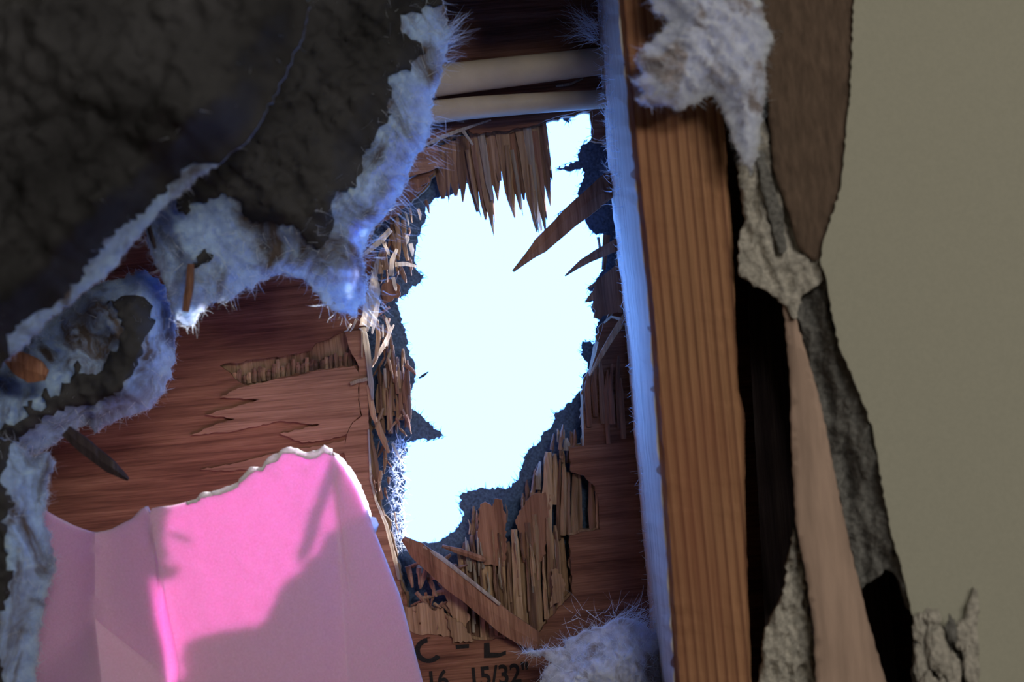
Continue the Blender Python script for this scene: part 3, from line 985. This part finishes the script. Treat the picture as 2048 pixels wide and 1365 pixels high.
# ------------------------------------------------------------------ insulation
def lobe(parent, name, poly, dc, T, Rr, mats, thin=(), spacing=10, seed=0, shade_sheet=None, tilt=(0, 0), amp=.006, nsc=28, fib=6.0, fl=(.003, .009), fuzz=0, flow=-.9, fold=.0022, cover=None):
    """A torn pad of glass wool: outline in pixels, central depth dc (or function), half thickness T, rounding radius Rr (px)."""
    pl = rough(poly, 4.5, 9, seed + 300)
    v2, tris = tri_region(pl, (), spacing, seed)
    dist = dist_to(v2, [pl])
    n = len(v2)
    fr, bk, th = [], [], []
    for i, (x, y) in enumerate(v2):
        t = min(1, dist[i] / Rr)
        h = T * t * t * (3 - 2 * t)
        for (tx, ty, tr, ta) in thin:
            h *= 1 - ta * math.exp(-((x - tx) ** 2 + (y - ty) ** 2) / (tr * tr))
        d = (dc(x, y) if callable(dc) else dc) + tilt[0] * (x - 400) + tilt[1] * (y - 400)
        p = P(x, y, d)
        q = Vector((p.x, p.z, seed * .37)) * nsc
        big_ = noise.fractal(q, .9, 2.1, 4)
        small = noise.fractal(q * 6 + Vector((5, 3, 1)), .8, 2.2, 4)
        ca, sa = math.cos(flow), math.sin(flow)
        q2 = Vector(((p.x * ca + p.z * sa) * 35, (-p.x * sa + p.z * ca) * 130, seed * 1.7)) + Vector((big_, small * .3, 0)) * .6
        ridge = 1 - abs(noise.fractal(q2, .9, 2.0, 3)) * 2
        mid = big_ * amp * min(1, .35 + t) - fold * ridge * min(1, t * 1.5)
        g = (.9 + .25 * abs(small)) * h + .0005
        fr.append(Vector((p.x, d + mid - g - .0008 * small * min(1, t * 3), p.z)))
        bk.append(Vector((p.x, d + mid + g * .8 + .0012 * small * min(1, t * 3), p.z)))
        th.append(h)
    faces = [tuple(t) for t in tris] + [tuple(t + n)[::-1] for t in tris]
    be = boundary_edges(tris)
    for a, b in be:
        faces.append((a, b, b + n, a + n))
    o = mesh_obj(name, fr + bk, faces, mats[0], parent, True)
    if shade_sheet:
        inset, var, cut = shade_sheet
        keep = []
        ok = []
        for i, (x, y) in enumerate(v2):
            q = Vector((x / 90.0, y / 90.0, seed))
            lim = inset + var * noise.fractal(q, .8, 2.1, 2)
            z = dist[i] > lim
            # open frame edges: the dark shade sheet runs on past the picture
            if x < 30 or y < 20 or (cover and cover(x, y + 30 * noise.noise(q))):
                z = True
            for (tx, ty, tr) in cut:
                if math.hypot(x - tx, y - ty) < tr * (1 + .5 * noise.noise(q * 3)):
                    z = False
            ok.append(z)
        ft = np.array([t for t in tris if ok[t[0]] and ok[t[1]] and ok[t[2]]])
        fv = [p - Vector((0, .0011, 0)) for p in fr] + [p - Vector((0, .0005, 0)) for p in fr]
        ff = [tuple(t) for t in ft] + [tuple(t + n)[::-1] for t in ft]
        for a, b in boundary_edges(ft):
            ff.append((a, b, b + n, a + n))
        mesh_obj('shade_sheet', fv, ff, M['shade_sheet'], parent, True)  # dark sheet laid over the wool to stand for its shade
    # fuzz at the torn rim
    rnd = random.Random(seed + 5)
    sd = []
    for a, b in be:
        pa, pb = fr[a], fr[b]
        L = (pb - pa).length
        tang = (pb - pa).normalized()
        nrm = Vector((tang.z, 0, -tang.x))
        mid2 = (v2[a] + v2[b]) / 2
        if mid2[0] < -5 or mid2[1] < -10 or mid2[1] > 1370 or (cover and cover(*mid2)):
            continue
        k = rnd.random() * 2 * fib * L / .002
        for _ in range(int(k)):
            p = pa.lerp(pb, rnd.random()) + Vector((0, rnd.uniform(0, .002), 0))
            dr = nrm * rnd.choice([1, 1, -1]) * rnd.uniform(.1, 1) + tang * rnd.gauss(0, 1.0) + Vector((0, rnd.gauss(-.2, .5), 0))
            sd.append((p - dr.normalized() * .001, dr, rnd.uniform(*fl)))
    vis = [i for i in range(n) if dist[i] < Rr * .9]
    for _ in range(fuzz):
        i = rnd.choice(vis)
        dr = Vector((rnd.gauss(0, 1), rnd.gauss(-.5, .5), rnd.gauss(0, 1)))
        sd.append((fr[i] + Vector((0, .0004, 0)), dr, rnd.uniform(*fl)))
    fibres('loose_fibres', sd, M['fibre'], parent, .00011, 4, .9, seed)
    return o


batt = thing('insulation_batt', P(100, 1800, .80), 'dark torn insulation batt with glowing blue fluffy edges filling the left side', 'insulation')
wl = [M['wool']]
main = [(300, -70), (880, -110), (884, 0), (893, 40), (905, 66), (896, 100), (880, 150), (868, 190), (862, 250), (850, 290), (826, 322), (806, 376), (772, 430),
        (740, 466), (722, 512), (734, 556), (732, 606), (704, 634), (664, 622), (640, 598), (622, 574), (604, 558), (560, 546), (512, 566), (505, 582), (492, 572), (470, 592), (430, 606),
        (398, 626), (386, 650), (366, 652), (350, 640), (330, 570), (300, 500), (260, 300)]
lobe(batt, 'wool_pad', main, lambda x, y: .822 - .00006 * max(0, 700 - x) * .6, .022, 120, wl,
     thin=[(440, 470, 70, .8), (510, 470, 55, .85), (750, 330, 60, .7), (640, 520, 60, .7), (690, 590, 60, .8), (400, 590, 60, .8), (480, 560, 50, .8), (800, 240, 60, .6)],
     spacing=9, seed=1, shade_sheet=(70, 42, [(450, 450, 52), (690, 570, 58), (390, 600, 48), (520, 500, 52)]), fuzz=2600)
upper = [(-260, -20), (200, -62), (560, -96), (632, -96), (612, 60), (560, 180), (500, 280), (440, 330), (400, 352), (366, 380), (332, 412), (300, 446), (262, 490), (236, 526), (200, 560), (150, 600), (100, 640), (52, 690), (0, 742), (-260, 900)]
lobe(batt, 'wool_pad', upper, .762, .024, 90, wl, thin=[(320, 420, 40, .5)], spacing=10, seed=2, shade_sheet=(20, 14, []), cover=lambda x, y: y < 345, amp=.017, nsc=15, fold=.0009, fib=4, fl=(.002, .006), fuzz=300)
lower = [(-260, 640), (0, 720), (60, 660), (120, 620), (180, 580), (230, 560), (290, 540), (330, 570), (352, 640), (352, 700), (345, 745), (326, 790), (302, 818), (262, 832), (240, 838), (205, 856),
         (190, 868), (176, 850), (150, 864), (112, 888), (60, 918), (30, 950), (-260, 1000)]
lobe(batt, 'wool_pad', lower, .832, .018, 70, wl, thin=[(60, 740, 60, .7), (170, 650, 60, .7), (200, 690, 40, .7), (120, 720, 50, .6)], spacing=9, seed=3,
     shade_sheet=(34, 22, [(80, 700, 95), (190, 660, 65), (20, 760, 80)]), amp=.007, nsc=34, fib=6, fl=(.002, .006), fuzz=900)
foot = [(-260, 860), (20, 880), (70, 915), (100, 905), (112, 925), (96, 960), (92, 1000), (84, 1030), (96, 1060), (108, 1100), (112, 1140), (96, 1190), (84, 1240), (78, 1300), (72, 1365), (70, 1560), (-260, 1560)]
lobe(batt, 'wool_pad', foot, .803, .018, 70, wl, spacing=9, seed=4, shade_sheet=(52, 26, []), amp=.005, nsc=34, fib=7, fl=(.002, .007), fuzz=700)

# wisps reaching out from the batt
fs = []
for (x, y, dx, dz, n_, s) in [(895, 80, 1.0, .45, 60, 14), (900, 60, .9, .7, 26, 8), (880, 100, 1, .2, 50, 20), (860, 270, .8, -.4, 60, 30), (790, 400, .8, -.5, 60, 30), (735, 600, .6, -.9, 80, 25), (730, 500, 1, 0, 50, 30)]:
    for k in range(n_):
        fs.append((P(x + R.gauss(0, s * .5), y + R.gauss(0, s), .825 + R.gauss(0, .004)), (dx + R.gauss(0, .25), R.gauss(0, .3), dz + R.gauss(0, .25)), R.uniform(.004, .012)))
fibres('loose_fibres', fs, M['fibre'], batt, .0001, 5, .5, 77)

tuft = thing('insulation_tuft', P(1400, 340, .775), 'pale lavender tuft of insulation hanging over the top of the stud', 'insulation')
t1 = [(1300, -120), (1296, -20), (1304, 18), (1340, 44), (1308, 76), (1284, 98), (1270, 124), (1286, 148), (1266, 162), (1290, 186), (1274, 202), (1302, 214), (1336, 212), (1370, 218), (1402, 200), (1430, 190), (1450, 226),
      (1462, 270), (1474, 300), (1490, 330), (1502, 346), (1511, 320), (1520, 262), (1530, 200), (1530, 130), (1546, 74), (1522, 20), (1508, -120)]
lobe(tuft, 'wool_pad', t1, .7690, .006, 60, [M['wool_pale']], spacing=7, seed=6, amp=.003, nsc=60, fib=6, fl=(.002, .006), fuzz=1400)
tuft2 = thing('insulation_tuft', P(1200, 1440, .83), 'fluffy pale blue tuft of insulation at the bottom beside the printed numbers', 'insulation')
t2 = [(1066, 1470), (1076, 1380), (1084, 1350), (1104, 1326), (1086, 1312), (1044, 1302), (1092, 1298), (1132, 1298), (1128, 1282), (1160, 1268), (1186, 1254), (1216, 1246), (1244, 1236), (1268, 1240), (1296, 1256), (1316, 1268), (1332, 1284), (1340, 1330), (1348, 1470)]
lobe(tuft2, 'wool_pad', t2, .862, .014, 80, [M['wool_pale']], spacing=7, seed=7, amp=.004, nsc=60, fib=7, fl=(.003, .009), fuzz=2200)
fs = []
for k in range(150):
    x, y = R.uniform(1140, 1320), R.uniform(1215, 1290)
    fs.append((P(x, y, .87 + R.gauss(0, .006)), (R.gauss(0, 1), R.gauss(-.2, .4), R.gauss(.3, .7)), R.uniform(.004, .012)))
for k in range(40):
    fs.append((P(1250 + R.gauss(0, 14), 1240 + R.gauss(0, 8), .86), (1 + R.gauss(0, .2), R.gauss(0, .3), .75 + R.gauss(0, .2)), R.uniform(.006, .016)))
fibres('loose_fibres', fs, M['fibre'], tuft2, .00014, 4, .5, 12)

fs = []
for k in range(420):
    y = R.uniform(-20, 420)
    x = np.interp(y, [p[1] for p in Lb], [p[0] for p in Lb])
    fs.append((P(x + R.uniform(-4, 26), y, .88 - R.uniform(0, .05)), (-1 + R.gauss(0, .7), R.gauss(-.3, .5), R.gauss(.2, .8)), R.uniform(.001, .006)))
for k in range(220):
    y = R.uniform(420, 1300)
    x = np.interp(y, [p[1] for p in Lb], [p[0] for p in Lb])
    fs.append((P(x + R.uniform(-1, 10), y, .882 - R.uniform(0, .02)), (-1 + R.gauss(0, .7), R.gauss(-.3, .4), R.gauss(-.1, .9)), R.uniform(.001, .004)))
o = fibres('insulation_fuzz', fs, M['fibre'], None, .00012, 4, .6, 13)
tag(recentre(o), 'short pale fuzz clinging along the left edge of the stud', 'insulation', kind='stuff')
fs = []
for k in range(120):
    fs.append((P(1192 + R.uniform(-8, 6), R.uniform(40, 84), .872 + R.gauss(0, .006)), (-1 + R.gauss(0, .3), R.gauss(0, .3), .45 + R.gauss(0, .3)), R.uniform(.006, .018)))
o = fibres('insulation_wisp', fs, M['fibre'], None, .00014, 5, .5, 14)
tag(recentre(o), 'feathery pale wisp of insulation beside the stud above the cables', 'insulation', kind='stuff')

# ------------------------------------------------------------------ pink foam
foam = thing('foam_board', P(500, 1700, .82), 'broken folded sheet of translucent pink foam lit through by the sun', 'foam board')


def folded(name, cols, mat, parent, thick, rows=26, amp=.0004):
    """Sheet from columns of (top, bottom) 3D polylines; bilinear between them; given thickness."""
    pts = []
    for c in cols:
        ys = [p[1] for p in c]
        pts.append(c)
    verts, faces = [], []
    nc = len(cols)
    grid = []
    for c in cols:
        col = []
        tot = len(c) - 1
        for r in range(rows + 1):
            u = r / rows * tot
            i = min(tot - 1, int(u))
            t = u - i
            a, b = c[i], c[i + 1]
            col.append(tuple(a[k] + (b[k] - a[k]) * t for k in range(3)))
        grid.append(col)
    for ci in range(nc):
        for r in range(rows + 1):
            x, y, d = grid[ci][r]
            p = P(x, y, d)
            p.y += amp * noise.noise(p * 200)
            verts.append(p)
    idx = lambda ci, r: ci * (rows + 1) + r
    for ci in range(nc - 1):
        for r in range(rows):
            faces.append((idx(ci, r), idx(ci + 1, r), idx(ci + 1, r + 1), idx(ci, r + 1)))
    # thickness along y/normal, closed
    me = bpy.data.meshes.new('t')
    me.from_pydata([tuple(v) for v in verts], [], faces)
    me.update()
    nrm = [Vector(v.normal) for v in me.vertices]
    n = len(verts)
    back_ = []
    for v, m_ in zip(verts, nrm):
        if m_.y < 0:
            m_ = -m_
        back_.append(v + m_ * thick)
    allv = verts + back_
    allf = list(faces) + [tuple(i + n for i in f)[::-1] for f in faces]
    cnt = {}
    for f in faces:
        for k in range(4):
            a, b = f[k], f[(k + 1) % 4]
            cnt.setdefault((min(a, b), max(a, b)), []).append((a, b))
    for v in cnt.values():
        if len(v) == 1:
            a, b = v[0]
            allf.append((a, b, b + n, a + n))
    bpy.data.meshes.remove(me)
    return mesh_obj(name, allv, allf, mat, parent, True)


top1 = [(303, 1018), (320, 1013), (345, 1010), (372, 1006), (392, 1003), (402, 992), (420, 990), (440, 985), (458, 978), (472, 972), (486, 960), (500, 946), (514, 940), (524, 940), (532, 926), (545, 922), (556, 916), (566, 905), (580, 903), (594, 909),
        (606, 914), (620, 916), (632, 913), (640, 908), (648, 903), (656, 905), (664, 908)]
cols = []
for i, (x, y) in enumerate(top1):
    t = (x - 303) / (664 - 303)
    xb = 358 + t * (694 - 358)
    d = .812 + .010 * t
    cols.append([(x, y + R.uniform(-2, 2), d), (x + (xb - x) * .15 - (0 if t > .02 else 6), y + 50, d), (xb, 1330, d - .004), (xb + 4, 1500, d - .006)])
front_cols = list(cols)
side_cols = []
for t, (x, y) in zip(np.linspace(0, 1, 11), [(664, 908), (672, 914), (680, 922), (690, 934), (700, 948), (710, 964), (718, 980), (726, 998), (733, 1014), (738, 1028), (741, 1042)]):
    xb = 694 + t * (846 - 694)
    xm = 690 + t * (800 - 690)
    d = .822
    side_cols.append([(x, y + R.uniform(-1.5, 1.5), d + .009 * t), (xm, 1190, d + .018 * t - .002), (xb, 1365, d + .030 * t - .004), (xb + 40 * t, 1500, d + .034 * t - .006)])
left_top = [(40, 1000), (70, 1010), (95, 1027), (120, 1042), (140, 1052), (160, 1060), (176, 1064), (190, 1065), (206, 1064), (225, 1058), (245, 1048), (262, 1040), (272, 1030), (280, 1020), (290, 1014), (298, 1026), (303, 1040)]
cols = []
for i, (x, y) in enumerate(left_top):
    ridge = math.exp(-((x - 190) / 18.0) ** 2)
    d0 = .812 + (303 - x) * .00008 - .0025 * ridge
    xb = 190 + (x - 190) * 1.05 + (30 if x > 190 else -10) * abs(x - 190) / 113
    xb2 = 190 + (x - 190) * 1.25 + 20
    spread_ = abs(x - 190)
    # the sheet folds outward below an apex at (190, 1240)
    cols.append([(x, y + R.uniform(-1, 1), d0), (x + (xb - x) * .4, 1150, d0), (xb, 1238 + spread_ * 1.05, d0), (xb2, 1420 + spread_ * .3, d0 - .022 * max(0, 1 - (spread_ / 118) ** 2)), (xb2, 1520 + spread_ * .2, d0 - .030 * max(0, 1 - (spread_ / 118) ** 2))])
cols[-2] = [(299, 1030, .8121)] + cols[-2][1:]
sheet = folded('foam_sheet', cols[:-1] + front_cols + side_cols[1:], M['foam'], foam, .0023, rows=34)
sheet.data.set_sharp_from_angle(angle=math.radians(32))

rim = [(664, 903), (676, 910), (690, 924), (704, 942), (718, 966), (730, 994), (740, 1022), (743, 1048), (724, 1030), (708, 1000), (694, 968), (682, 940), (670, 918)]
tag(relief('torn_rim', rough(rim, 1.5, 6, 91), lambda x, y: .8212 + (x - 664) * .00027, .002, M['foam_pale'], foam, 5, .0012, 260, 41), 'torn edge of the foam coloured white for the sun on it')
t = top1[3:]
band = [(x, y - R.uniform(4, 12) * min(1, (x - 360) / 80)) for x, y in t] + [(x, y + R.uniform(2, 6)) for x, y in t[::-1]]
tag(relief('torn_rim', rough(band, 1.6, 5, 92), lambda x, y: .8115 + .010 * (x - 303) / 361.0, .002, M['foam_pale'], foam, 4, .0012, 420, 42), 'crumbly broken edge of the foam, whitened for the sun on it')
# ------------------------------------------------------------------ crumbled gypsum at the lower right
lumps = thing('drywall_chunk', P(1885, 1460, .765), 'crumbled grey gypsum lump standing at the lower right against the painted wall', 'drywall chunk')


def blob(cx, cy, rx, ry, d, seed, mat='gypsum_pale'):
    import bmesh
    bm = bmesh.new()
    bmesh.ops.create_icosphere(bm, subdivisions=4, radius=1)
    c = P(cx, cy, d)
    k = d / F
    vs = []
    for v in bm.verts:
        n_ = noise.fractal(v.co * 1.6 + Vector((seed * 2.3, 0, 0)), .8, 2.1, 5) * .35 + noise.cell(v.co * 2.5 + Vector((seed, 0, 0))) * .07
        s = v.co * (1 + n_)
        vs.append(c + Vector((s.x * rx * k, s.y * min(rx, ry) * k * .55, s.z * ry * k)))
    fc = [tuple(v.index for v in f.verts) for f in bm.faces]
    bm.free()
    return mesh_obj('lump', vs, fc, M[mat], lumps, True)


for i, (x, y, rx, ry) in enumerate([(1840, 1258, 14, 32), (1864, 1236, 17, 17), (1876, 1304, 20, 48), (1844, 1330, 15, 44), (1903, 1262, 10, 26), (1908, 1350, 15, 46), (1926, 1276, 13, 34), (1940, 1336, 13, 46), (1858, 1378, 20, 30), (1890, 1392, 24, 34), (1930, 1396, 24, 30), (1868, 1268, 12, 18)]):
    blob(x, y, rx, ry, .769 - .001 * (i % 3), i + 1, 'gypsum_pale' if i != 4 else 'gypsum')
relief('backing', rough([(1830, 1262), (1852, 1240), (1880, 1250), (1905, 1270), (1930, 1262), (1950, 1290), (1960, 1440), (1826, 1440)], 3, 8, 96), .7728, .003, M['gypsum'], lumps, 7, .002, 160, 33)
relief('shard', rough([(1950, 1178), (1956, 1182), (1958, 1300), (1962, 1440), (1944, 1440), (1934, 1300), (1928, 1252), (1940, 1205)], 2.5, 8, 95), .7705, .004, M['gypsum_pale'], lumps, 6, .002, 200, 31)

# ------------------------------------------------------------------ loose splinters
def loose(pts, d0, d1, th, label, mat='splint_brown', seed=1, group=None):
    o = strip('wood_splinter', pts, d0, d1, th, M[mat], None, .06, seed)
    return recentre(tag(o, label, 'wood splinter', group))


loose([(806, 1078, 10), (832, 1100, 34), (880, 1140, 44), (940, 1188, 44), (1010, 1246, 44), (1066, 1282, 40), (1084, 1292, 14)], .878, .886, .0022, 'long flat brown strip of plywood lying diagonally below the hole', 'splint_brown', 3)
loose([(846, 1094, 5), (882, 1116, 9), (925, 1150, 8), (1000, 1210, 6)], .8795, .8815, .001, 'thin pale sliver along the upper edge of the long diagonal strip', 'splint_pale', 8)
loose([(884, 1093, 6), (920, 1104, 12), (962, 1118, 12), (972, 1122, 6)], .888, .890, .0015, 'short brown sliver pointing left just below the hole', 'splint_brown', 9)
loose([(381, 528, 13), (378, 575, 16), (370, 624, 13)], .798, .796, .0025, 'small upright brown stick caught in the torn insulation', 'splint_brown', 4)
loose([(130, 862, 22), (170, 895, 30), (220, 935, 26), (256, 960, 6)], .800, .812, .003, 'dark pointed splinter sticking out of the insulation above the pink foam', 'dark_wood', 5)
loose([(14, 712, 26), (40, 728, 48), (66, 742, 50), (92, 752, 22)], .800, .798, .004, 'orange brown wood chip lodged in the insulation at the left edge', 'chip', 12)
loose([(296, 452, 9), (304, 480, 9), (310, 498, 4)], .790, .790, .002, 'tiny dark splinter in the insulation below the glowing rim', 'dark_wood', 6)
loose([(838, 757, 3), (846, 752, 6), (857, 744, 2)], .8995, .897, .001, 'tiny sliver standing out against the bright hole at its left edge', 'dark_wood', 7)
